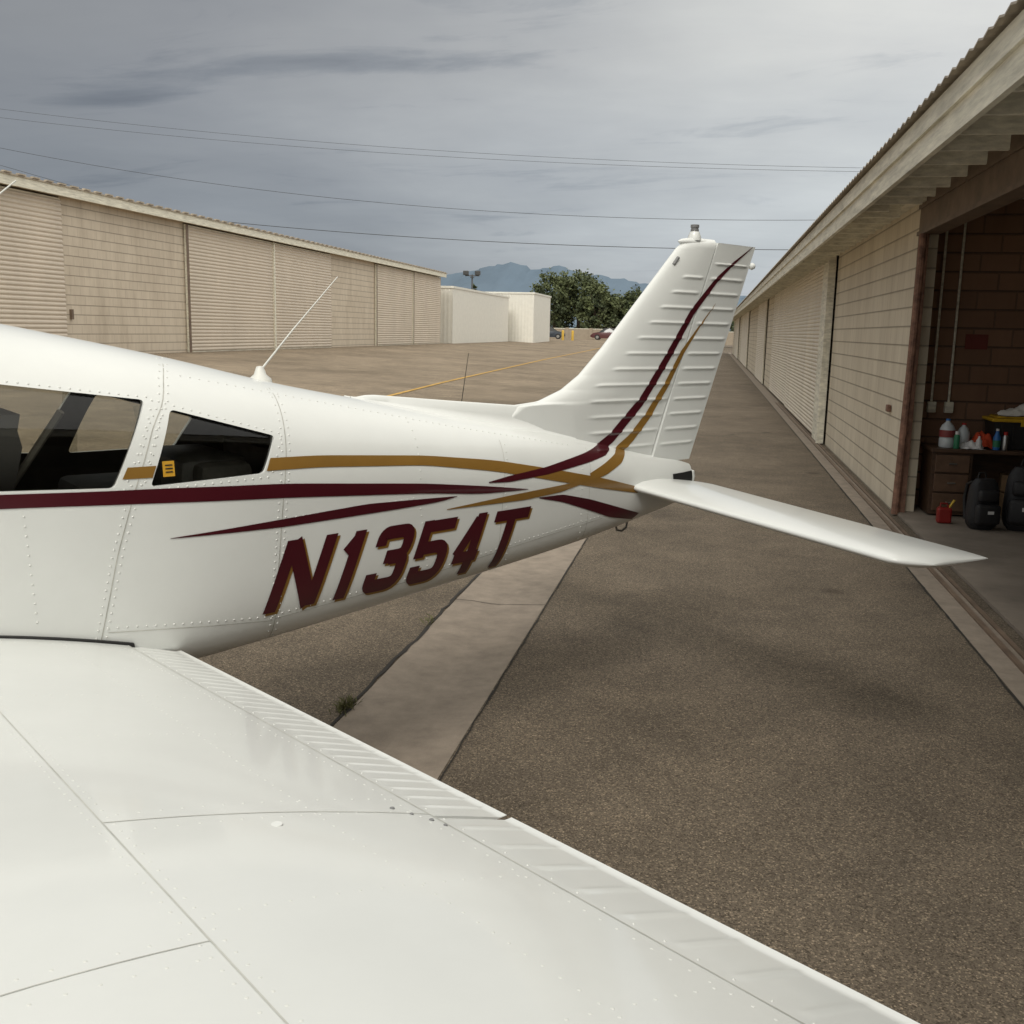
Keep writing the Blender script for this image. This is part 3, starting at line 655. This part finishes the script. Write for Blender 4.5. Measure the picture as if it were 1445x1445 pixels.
# ------------- painted trim on both sides
def surfy(x,z):
    y=yside(x,z) if x<6.86 else 0
    return max(y,finy(x,z) if (x>5.6 and z>1.15) else 0)
def smoothpath(a,n,it=4):
    a=np.array(a,float); s=np.concatenate([[0],np.cumsum(np.hypot(*np.diff(a[:,:2],axis=0).T))]); s/=s[-1]; u=np.linspace(0,1,n)
    o=np.stack([np.interp(u,s,a[:,k]) for k in range(a.shape[1])],1)
    for _ in range(it): o[1:-1]=o[1:-1]*.5+(o[:-2]+o[2:])*.25
    return o
def ribbon(b,top,bot,mi,off=.0025,nx=70,nz=6,it=6):
    T=smoothpath(top,nx,it);B=smoothpath(bot,nx,it)
    for s in(-1,1):
        b.grid([[(lambda p:(p[0],s*(surfy(p[0],p[1])+off),p[1]))(T[i]*(1-j/nz)+B[i]*j/nz) for j in range(nz+1)] for i in range(nx)],mi)
def beady(x,z):
    if x<6.1 or z<1.3: return 0
    if x<hx(z): e=fe(x,z,le(max(z,1.6))+.16,hx(z)-.036)
    else: e=fe(x,z,hx(z)+.041,tx(z)-.03)
    return bead(z)*e if 1.25<z<2.25 else 0
def stroke(b,path,mi,off=.0025,nx=110,nz=8,it=6):
    C=smoothpath(path,nx,it); d=np.gradient(C[:,:2],axis=0); d/=np.linalg.norm(d,axis=1)[:,None]; nrm=np.stack([-d[:,1],d[:,0]],1)
    T=C[:,:2]+nrm*C[:,2:3]/2; B=C[:,:2]-nrm*C[:,2:3]/2
    for s in(-1,1):
        b.grid([[(lambda p:(p[0],s*(surfy(p[0],p[1])+off+beady(p[0],p[1])),p[1]))(T[i]*(1-j/nz)+B[i]*j/nz) for j in range(nz+1)] for i in range(nx)],mi)
b=MB()
ribbon(b,[(.5,1.20),(1.2,1.33),(2.0,1.39),(3.0,1.390),(3.70,1.355),(3.79,1.353),(4.302,1.326),(4.962,1.264),(5.322,1.218),(5.565,1.182)],[(.5,1.14),(1.2,1.27),(2.0,1.33),(3.0,1.338),(3.367,1.330),(3.785,1.306),(4.30,1.275),(4.961,1.224),(5.279,1.189),(5.565,1.180)],0,nx=160)
ribbon(b,[(3.873,1.183),(4.298,1.199),(4.675,1.213),(5.135,1.195)],[(3.873,1.181),(4.298,1.170),(4.779,1.175),(5.038,1.181),(5.135,1.193)],0)
ribbon(b,[(4.255,1.419),(4.463,1.413),(4.981,1.373),(5.384,1.322),(5.739,1.256),(6.087,1.185),(6.393,1.109)],[(4.235,1.376),(4.456,1.371),(4.972,1.336),(5.372,1.277),(5.731,1.205),(6.086,1.133),(6.36,1.085)],1)
ribbon(b,[(3.745,1.425),(3.838,1.424)],[(3.726,1.389),(3.823,1.387)],1,nx=8)
ribbon(b,[(2.91,1.44),(2.97,1.438)],[(2.91,1.405),(2.97,1.403)],1,nx=6)
ribbon(b,[(.9,1.29),(1.3,1.375),(1.66,1.43)],[(.9,1.285),(1.3,1.35),(1.66,1.40)],1,nx=20)
ribbon(b,[(5.078,1.146),(5.452,1.165),(5.929,1.184)],[(5.078,1.143),(5.544,1.135),(5.779,1.146),(5.95,1.172)],1)
ribbon(b,[(5.64,1.136),(5.80,1.134),(6.0,1.090),(6.209,1.03),(6.40,.975)],[(5.64,1.132),(5.80,1.098),(6.0,1.035),(6.15,.985),(6.36,.945)],0)
stroke(b,[(5.32,1.234,.004),(5.45,1.238,.026),(5.70,1.252,.034),(6.0,1.287,.044),(6.15,1.312,.05),(6.24,1.36,.05),(6.44,1.53,.046),(6.62,1.76,.042),(6.79,1.99,.036),(6.97,2.16,.026),(7.10,2.25,.016),(7.27,2.35,.003)],0,off=.0030,nx=420,it=8)
stroke(b,[(6.00,1.195,.04),(6.12,1.225,.05),(6.24,1.265,.05),(6.38,1.35,.045),(6.50,1.46,.042),(6.62,1.61,.036),(6.73,1.78,.028),(6.84,1.90,.012),(6.98,2.04,.002)],1,off=.0030,nx=340,it=8)
b.out('trim_stripes',[MAROON,GOLD],AP,smooth=True)
# registration lettering, built from broad square-cornered strokes
SW=.052
GL={'N':[([(0,0),(0,1)],0,'e'),([(1,0),(1,1)],0,'e'),([(.03,1),(.97,0)],0,'v')],
    '1':[([(.72,0),(.72,1)],0,'e'),([(.0,.74),(.66,.98)],0,'')],
    '3':[([(0,.76),(0,1),(1,1),(1,.53),(.30,.53)],.05,''),([(.5,.505),(1,.505),(1,0),(0,0),(0,.25)],.05,'')],
    '5':[([(1,1),(0,1)],0,'e'),([(0,1),(0,.52)],0,'e'),([(.0,.58),(1,.58),(1,0),(0,0),(0,.24)],.05,'')],
    '4':[([(.74,0),(.74,1)],0,'e'),([(.64,1.02),(0,.30)],0,''),([(-.08,.25),(1.08,.25)],0,'')],
    'T':[([(0,1),(1,1)],0,'e'),([(.5,0),(.5,.95)],0,'s')]}
def openround(pts,r):
    if r<=0 or len(pts)<3: return [Vector(p) for p in pts]
    out=[Vector(pts[0])]
    for i in range(1,len(pts)-1):
        p=Vector(pts[i]); a=Vector(pts[i-1])-p; c=Vector(pts[i+1])-p; ra=min(r,a.length*.45,c.length*.45); A_=p+a.normalized()*ra; C_=p+c.normalized()*ra
        for k in range(7): t=k/6; out.append(A_*(1-t)**2+p*2*t*(1-t)+C_*t*t)
    out.append(Vector(pts[-1])); return out
b=MB(); H_=.256
LT=[('N',4.205,4.425),('1',4.468,4.575),('3',4.630,4.818),('5',4.852,5.035),('4',5.068,5.238),('T',5.265,5.480)]
for ch,x0,x1 in LT:
    zb_=.862-(x0-4.2)*.012; W_=x1-x0-SW; Hh=H_-SW
    for si,(path,r,md) in enumerate(GL[ch]):
        ex=SW/2; pp=[Vector((p[0]*W_,p[1]*Hh)) for p in path]
        for (i,j) in ((0,1),(-1,-2)):
            d=(pp[i]-pp[j]).normalized()
            if md=='e': pp[i]=pp[i]+d*ex*.98
            elif md=='s' and i==0: pp[i]=pp[i]+d*ex
            elif md=='v': pp[i]=pp[i]+Vector((0,ex*.75*(1 if d.y>0 else -1)))
        pth=openround(pp,r)
        fine=[]
        for a,c in zip(pth[:-1],pth[1:]):
            m=max(1,int((c-a).length/.018))
            for k in range(m): fine.append(a+(c-a)*(k/m))
        fine.append(pth[-1]); n=len(fine)
        horiz=len(path)==2 and abs(path[0][1]-path[1][1])<.01
        sw=SW*(1.12 if md=='v' else .90 if horiz else 1.0)
        rows=[]
        for i in range(n):
            if i==0: t=fine[1]-fine[0]
            elif i==n-1: t=fine[-1]-fine[-2]
            else: t=(fine[i+1]-fine[i]).normalized()+(fine[i]-fine[i-1]).normalized()
            t=t.normalized(); nr=Vector((-t.y,t.x)); rows.append([fine[i]+nr*sw*(k/4-.5) for k in range(5)])
        for s in(-1,1):
            mir=(lambda x:x) if s<0 else (lambda x:4.205+5.58-x)
            def mp(q,dx,dz,off):
                X=x0+SW/2+q.x+(q.y+SW/2)*.42; Z=zb_+SW/2+q.y; X=mir(X)+dx; Z+=dz
                return (X,s*(yside(X,Z)+off+si*.0003),Z)
            b.grid([[mp(q,.011,-.010,.0018) for q in r_] for r_ in rows],1)
            b.grid([[mp(q,0,0,.0038) for q in r_] for r_ in rows],0)
b.out('registration_letters',[MAROON,GOLD],AP,smooth=True)
# seams and rivets
b=MB(); rv=MB()
def seamline(path,w=.0030,off=.0016,n=40):
    C=smoothpath(path,n,2); d=np.gradient(C,axis=0); d/=np.linalg.norm(d,axis=1)[:,None]; nr=np.stack([-d[:,1],d[:,0]],1)*w/2
    for s in(-1,1): b.grid([[(p[0],s*(surfy(p[0],p[1])+off),p[1]) for p in (C[i]+nr[i],C[i]-nr[i])] for i in range(n)],0)
def rivet(p,nv,r=.0038,h=.0021):
    nv=Vector(nv).normalized(); a=nv.orthogonal().normalized(); c=nv.cross(a); p=Vector(p); n=7; V=[]
    for rr_,hh in ((r,-.0005),(r*.85,h*.6),(r*.45,h)): V+=[tuple(p+(a*math.cos(t)+c*math.sin(t))*rr_+nv*hh) for t in [6.2832*k/n for k in range(n)]]
    F=[(i*n+k,i*n+(k+1)%n,(i+1)*n+(k+1)%n,(i+1)*n+k) for i in (0,1) for k in range(n)]+[tuple(2*n+k for k in range(n))]
    rv.add(V,F)
def srow(path,sp=.026,off=0,s=-1):
    a=np.array(path,float); L_=np.concatenate([[0],np.cumsum(np.hypot(*np.diff(a,axis=0).T))]); m=int(L_[-1]/sp)
    for u in np.linspace(0,L_[-1],m+1):
        x=float(np.interp(u,L_,a[:,0])); z=float(np.interp(u,L_,a[:,1])); y=surfy(x,z); 
        if y<.03: continue
        e=.004; dx=(surfy(x+e,z)-surfy(x-e,z))/(2*e); dz=(surfy(x,z+e)-surfy(x,z-e))/(2*e)
        rivet((x,s*y,z),(-dx,s*1,-dz))
s1=[(3.98,1.755),(3.93,1.70),(3.895,1.615),(3.845,1.551),(3.765,1.355),(3.70,1.15),(3.633,.86)]
s2=[(4.37,1.67),(4.355,1.60),(4.34,1.524),(4.30,1.30),(4.27,1.0),(4.256,.76)]
for q in (s1,s2): seamline(q)
seamline([(4.26,.835),(4.9,.87),(5.5,.93),(6.1,.985)],w=.002)
seamline([(3.66,.90),(4.25,.83)],w=.002)
seamline([(5.45,1.40),(5.41,1.2),(5.38,.84)],w=.002)
seamline([(6.02,1.33),(5.99,1.15),(5.98,.90)],w=.0018)
for s in(-1,1):
    for q in (s1,s2):
        srow([(x-.016,z) for x,z in q],s=s); srow([(x+.016,z) for x,z in q],s=s)
    srow([(4.26,.85),(4.9,.885),(5.5,.945),(6.1,1.0)],.03,s=s); srow([(3.66,.915),(4.25,.845)],.03,s=s)
    srow([(4.0,1.70),(4.6,1.585),(5.2,1.47),(5.9,1.35)],.035,s=s); srow([(4.35,1.2),(4.9,1.21)],.03,s=s)
    srow([(5.0,.80),(4.93,1.2),(4.96,1.5)],.03,s=s); srow([(5.46,.84),(5.42,1.2),(5.47,1.38)],.03,s=s); srow([(5.95,.90),(5.93,1.1),(5.96,1.3)],.03,s=s)
    srow([(3.45,.97),(3.43,1.30)],.03,s=s)
    for w in WIN:
        c_=np.mean(np.array(w),axis=0); q=[tuple(np.array(p)+(np.array(p)-c_)/np.linalg.norm(np.array(p)-c_)*.03) for p in w]; srow(q+[q[0]],.03,s=s)
    for k in range(14):
        z=1.62+k*.05; x=hx(z)-.018; y=finy(x,z); rivet((x,s*y,z),(0,s,0),.0025,.001)
def wseam(path,w=.003,n=30):
    C=smoothpath(path,n,1); d=np.gradient(C,axis=0); d/=np.linalg.norm(d,axis=1)[:,None]; nr=np.stack([-d[:,1],d[:,0]],1)*w/2
    for s in(-1,1): b.grid([[(p[0],s*p[1],wz(p[0],p[1],True)+.0009) for p in (C[i]+nr[i],C[i]-nr[i])] for i in range(n)],1)
def wrow(path,sp=.03):
    a=np.array(path,float); L_=np.concatenate([[0],np.cumsum(np.hypot(*np.diff(a,axis=0).T))]); m=int(L_[-1]/sp)
    for s in(-1,1):
        for u in np.linspace(0,L_[-1],m+1):
            x=float(np.interp(u,L_,a[:,0])); y=float(np.interp(u,L_,a[:,1])); rivet((x,s*y,wz(x,y,True)-.0001),(.08,-s*.09,1),.0028,.0007)
XS=3.165
wseam([(XS,.55),(XS,4.3)],.0022,60); wseam([(XS,2.27),(3.45,2.30),(3.72,2.335)],.0028); wseam([(2.36,2.74),(XS,2.72)],.0022); wseam([(XH-.002,.5),(XH-.002,4.3)],.0034,80); wseam([(2.36,1.3),(XS,1.3)],.002)
for y0 in (.62,.98,1.36,1.75,2.24,2.32,2.65,3.05,3.45,3.85,4.2): wrow([(XS+.03,y0),(3.68,y0)],.034)
for x0 in (XS-.015,XS+.015,3.50,3.69,2.80): wrow([(x0,.6),(x0,4.2)],.034)
for y0 in (2.70,2.76): wrow([(2.5,y0),(XS-.03,y0)],.034)
for s in(-1,1):
    for y0 in np.arange(.55,4.25,.062): rivet((XH+.022,s*y0,wz(XH+.022,y0,True)-.004),(.1,0,1),.002,.001)
b.out('panel_seams',[SEAM,simple('wing_seam',(.53,.53,.49),.5,var=.2,scale=10)],AP,smooth=True); rv.out('rivets',[RIV],AP,smooth=True,angle=50)
# small fittings
b=MB()
P=[]
for x in np.linspace(3.30,3.74,16):
    z=wz(x,.5,True); y=yside(x,z)
    P.append([(x,-(y-.01),z+.012),(x,-(y+.012),z+.010),(x,-(y+.016),z+.001),(x,-(y+.012),z-.01)])
b.grid(P,1)
P=[]
for x in np.linspace(2.4,3.30,26):
    z=wz(x,.5,True); y=yside(x,z)
    P.append([(x,-(y-.01),z+.03),(x,-(y+.02),z+.016),(x,-(y+.06),z+.002+DIH*.06),(x,-(y+.08),z-.01)])
b.grid(P,0)
b.lathe((4.42,0,ztop(4.42,0)-.008),[(.046,0),(.042,.015),(.024,.03),(.014,.06),(0,.063)],16,2)
b.tube([(4.42,0,1.70),(4.56,0,1.86),(4.76,0,2.075)],[.0045,.003,.0018],8,2)
b.lathe((3.15,0,ztop(3.15,0)-.008),[(.035,0),(.03,.015),(.012,.04),(0,.045)],14,2)
b.tube([(3.15,0,1.94),(3.58,0,2.33)],[.0045,.0025],8,2)
b.tube([(5.42,.09,1.43),(5.43,.09,1.52)],[.008,.006],8,1); b.tube([(5.43,.09,1.52),(5.47,.09,1.77)],[.002,.0012],6,1)
b.lathe((6.82,0,2.355),[(.035,0),(.034,.02),(.026,.04),(.024,.045)],16,0); b.lathe((6.82,0,2.40),[(.021,0),(.021,.012),(.019,.013),(.019,.02),(.022,.021),(.022,.035),(.0,.038)],16,3)
P=[[(6.70+.30*t, .030*math.sin(math.pi*min(1,max(0,t)))**.5*math.cos(a), 2.345+.026*math.sin(math.pi*t)**.5*math.sin(a)) for a in np.linspace(0,2*math.pi,16,endpoint=False)] for t in np.linspace(.001,.999,16)]
b.grid(P,0,closev=True)
b.lathe((7.285,0,2.25),[(0,-.02),(.016,-.012),(.02,0),(.016,.012),(0,.02)],12,0)
b.tube([(6.650,-.026,2.225),(6.68,-.028,2.262)],[.009,.009],10,3)
P=[[(x,-(yside(x,z)+.003),z) for z in np.linspace(1.06,1.155,6)] for x in np.linspace(6.66,6.86,8)]; b.grid(P,1)
b.lathe((6.87,0,1.12),[(0,-.04),(.03,-.03),(.035,0),(.03,.03),(0,.04)],14,0)
b.tube([(6.36,0,.95),(6.345,0,.90),(6.355,0,.872),(6.39,0,.865),(6.42,0,.88),(6.425,0,.91),(6.41,0,.95)],.006,8,3)
P=[[(6.29+.26*t,-(yside(6.36,1.10)-.04+.055*math.sin(math.pi*t)**.6*abs(math.cos(a))),1.112+.034*math.sin(math.pi*t)**.6*math.sin(a)) for a in np.linspace(-1.6,1.6,10)] for t in np.linspace(0,1,12)]
b.grid(P,0)
for (x,y,r) in ((3.41,2.36,.010),(3.66,2.30,.005),(3.68,2.335,.004),(3.70,2.37,.005),(3.71,2.40,.004)): b.lathe((x,-y,wz(x,y,True)-.001),[(r,0),(r*.9,.003),(0,.003)],12,0 if r>.008 else 3)
P=[[(x,-(yside(x,z)-.009),z) for z in (1.385,1.41,1.435)] for x in (3.862,3.882,3.902)]; b.grid(P,4)
for z_ in (1.398,1.409,1.420): P=[[(x,-(yside(x,z)-.007),z) for z in (z_,z_+.004)] for x in (3.870,3.895)]; b.grid(P,1)
b.out('fittings',[WHITE,BLACK,simple('antenna_white',(.7,.7,.66),.4),simple('beacon_grey',(.2,.2,.2),.3),simple('sticker_gold',(.55,.30,.03),.4)],AP,smooth=True,angle=50)
# ---------------------------------------------------------------- world + sun
w=bpy.data.worlds.new('World'); scene.world=w; w.use_nodes=True; nt=w.node_tree; L=nt.links; bg=nt.nodes['Background']
sky=N(nt,'ShaderNodeTexSky',sky_type='NISHITA'); sky.sun_disc=False
tc=N(nt,'ShaderNodeTexCoord').outputs['Generated']; sp=N(nt,'ShaderNodeSeparateXYZ'); L.new(tc,sp.inputs[0])
def M(op,a,b_=None,c=None,clamp=False):
    m=N(nt,'ShaderNodeMath',operation=op); m.use_clamp=clamp
    for i,q in enumerate((a,b_,c)):
        if q is None: continue
        if isinstance(q,(int,float)): m.inputs[i].default_value=q
        else: L.new(q,m.inputs[i])
    return m.outputs[0]
zc=M('MAXIMUM',sp.outputs[2],.0); zd=M('ADD',zc,.12)
cx=M('DIVIDE',sp.outputs[0],zd); cy=M('DIVIDE',sp.outputs[1],zd)
cv=N(nt,'ShaderNodeCombineXYZ'); L.new(cx,cv.inputs[0]); L.new(cy,cv.inputs[1])
def wn(scale,detail,rough,sc=(1,1,1),loc=(0,0,0),dist=0):
    mp=N(nt,'ShaderNodeMapping'); mp.inputs['Scale'].default_value=sc; mp.inputs['Location'].default_value=loc; L.new(cv.outputs[0],mp.inputs[0])
    n=N(nt,'ShaderNodeTexNoise'); n.inputs['Scale'].default_value=scale; n.inputs['Detail'].default_value=detail; n.inputs['Roughness'].default_value=rough; n.inputs['Distortion'].default_value=dist; L.new(mp.outputs[0],n.inputs['Vector']); return n.outputs['Fac']
def WR(i,els):
    r=N(nt,'ShaderNodeValToRGB'); L.new(i,r.inputs[0]); e=r.color_ramp.elements
    e[0].position=els[0][0]; e[0].color=(*els[0][1],1); e[1].position=els[-1][0]; e[1].color=(*els[-1][1],1)
    for p_,c_ in els[1:-1]: k=e.new(p_); k.color=(*c_,1)
    return r.outputs[0]
def mul(a,b_):
    x=N(nt,'ShaderNodeMix',data_type='RGBA',blend_type='MULTIPLY'); x.inputs[0].default_value=1; L.new(a,x.inputs[6]); L.new(b_,x.inputs[7]); return x.outputs[2]
az=M('ADD',M('MULTIPLY',sp.outputs[0],1.05),M('MULTIPLY',sp.outputs[2],.62))
azn=M('ADD',M('MULTIPLY',az,.80),M('MULTIPLY_ADD',wn(.55,5,.55,loc=(3,1,0)),.55,.28))
basec=WR(azn,[(.0,(.22,.23,.245)),(.25,(.29,.30,.315)),(.5,(.44,.45,.455)),(.72,(.62,.63,.62)),(1,(.78,.78,.76))])
def ell(x0,y0,rx,ry):
    a=M('DIVIDE',M('ADD',cx,-x0),rx); c=M('DIVIDE',M('ADD',cy,-y0),ry); d=M('ADD',M('MULTIPLY',a,a),M('MULTIPLY',c,c)); return M('POWER',2.718,M('MULTIPLY',d,-1.0))
cl=M('ADD',M('MULTIPLY',ell(-.95,2.62,.45,.10),.17),M('MULTIPLY',ell(-1.66,2.75,.22,.10),.17))
cl=M('ADD',cl,M('MULTIPLY',ell(-.45,2.50,.30,.05),.10))
nz0=wn(2.2,7,.62,sc=(.6,1.4,1),loc=(1.7,.4,0),dist=.5)
nz=M('ADD',M('MULTIPLY_ADD',nz0,.72,.14),cl)
streak=WR(nz,[(.36,(1.05,1.05,1.04)),(.55,(1,1,1)),(.66,(.76,.78,.81)),(.78,(.60,.62,.66))])
c=mul(basec,streak)
wisp=WR(wn(.9,6,.6,sc=(.9,.5,1),loc=(5,2,0),dist=.6),[(.35,(.95,.955,.965)),(.5,(1,1,1)),(.68,(1.06,1.055,1.045))])
c=mul(c,wisp)
hz=WR(sp.outputs[2],[(.0,(.92,.97,1.04)),(.10,(.92,.96,1.01)),(.24,(1,1,1)),(.42,(1.05,1.04,1.02)),(.75,(1.80,1.76,1.68)),(1,(2.0,1.95,1.85))])
c=mul(c,hz)
bk=WR(M('MULTIPLY_ADD',sp.outputs[1],-.5,.5),[(.0,(1,1,1)),(.45,(1.0,1.0,1.0)),(.75,(1.45,1.42,1.36)),(1,(1.6,1.56,1.48))])
c=mul(c,bk)
sc=N(nt,'ShaderNodeMix',data_type='RGBA',blend_type='MULTIPLY'); sc.inputs[0].default_value=1; L.new(sky.outputs[0],sc.inputs[6]); sc.inputs[7].default_value=(.1,.1,.1,1)
mx3=N(nt,'ShaderNodeMix',data_type='RGBA'); mx3.inputs[0].default_value=.06; L.new(c,mx3.inputs[6]); L.new(sc.outputs[2],mx3.inputs[7])
L.new(mx3.outputs[2],bg.inputs[0]); bg.inputs[1].default_value=1.0
sun=bpy.data.lights.new('sun','SUN'); sun.energy=1.25; sun.angle=math.radians(17); sun.color=(1,.96,.89); so=bpy.data.objects.new('sun',sun); link(so)
el=math.radians(44); azs=math.radians(188)
d=Vector((math.sin(azs)*math.cos(el),math.cos(azs)*math.cos(el),math.sin(el))); so.rotation_euler=d.to_track_quat('Z','Y').to_euler(); sky.sun_elevation=el; sky.sun_rotation=azs
scene.view_settings.view_transform='Standard'; scene.view_settings.look='None'; scene.view_settings.exposure=0
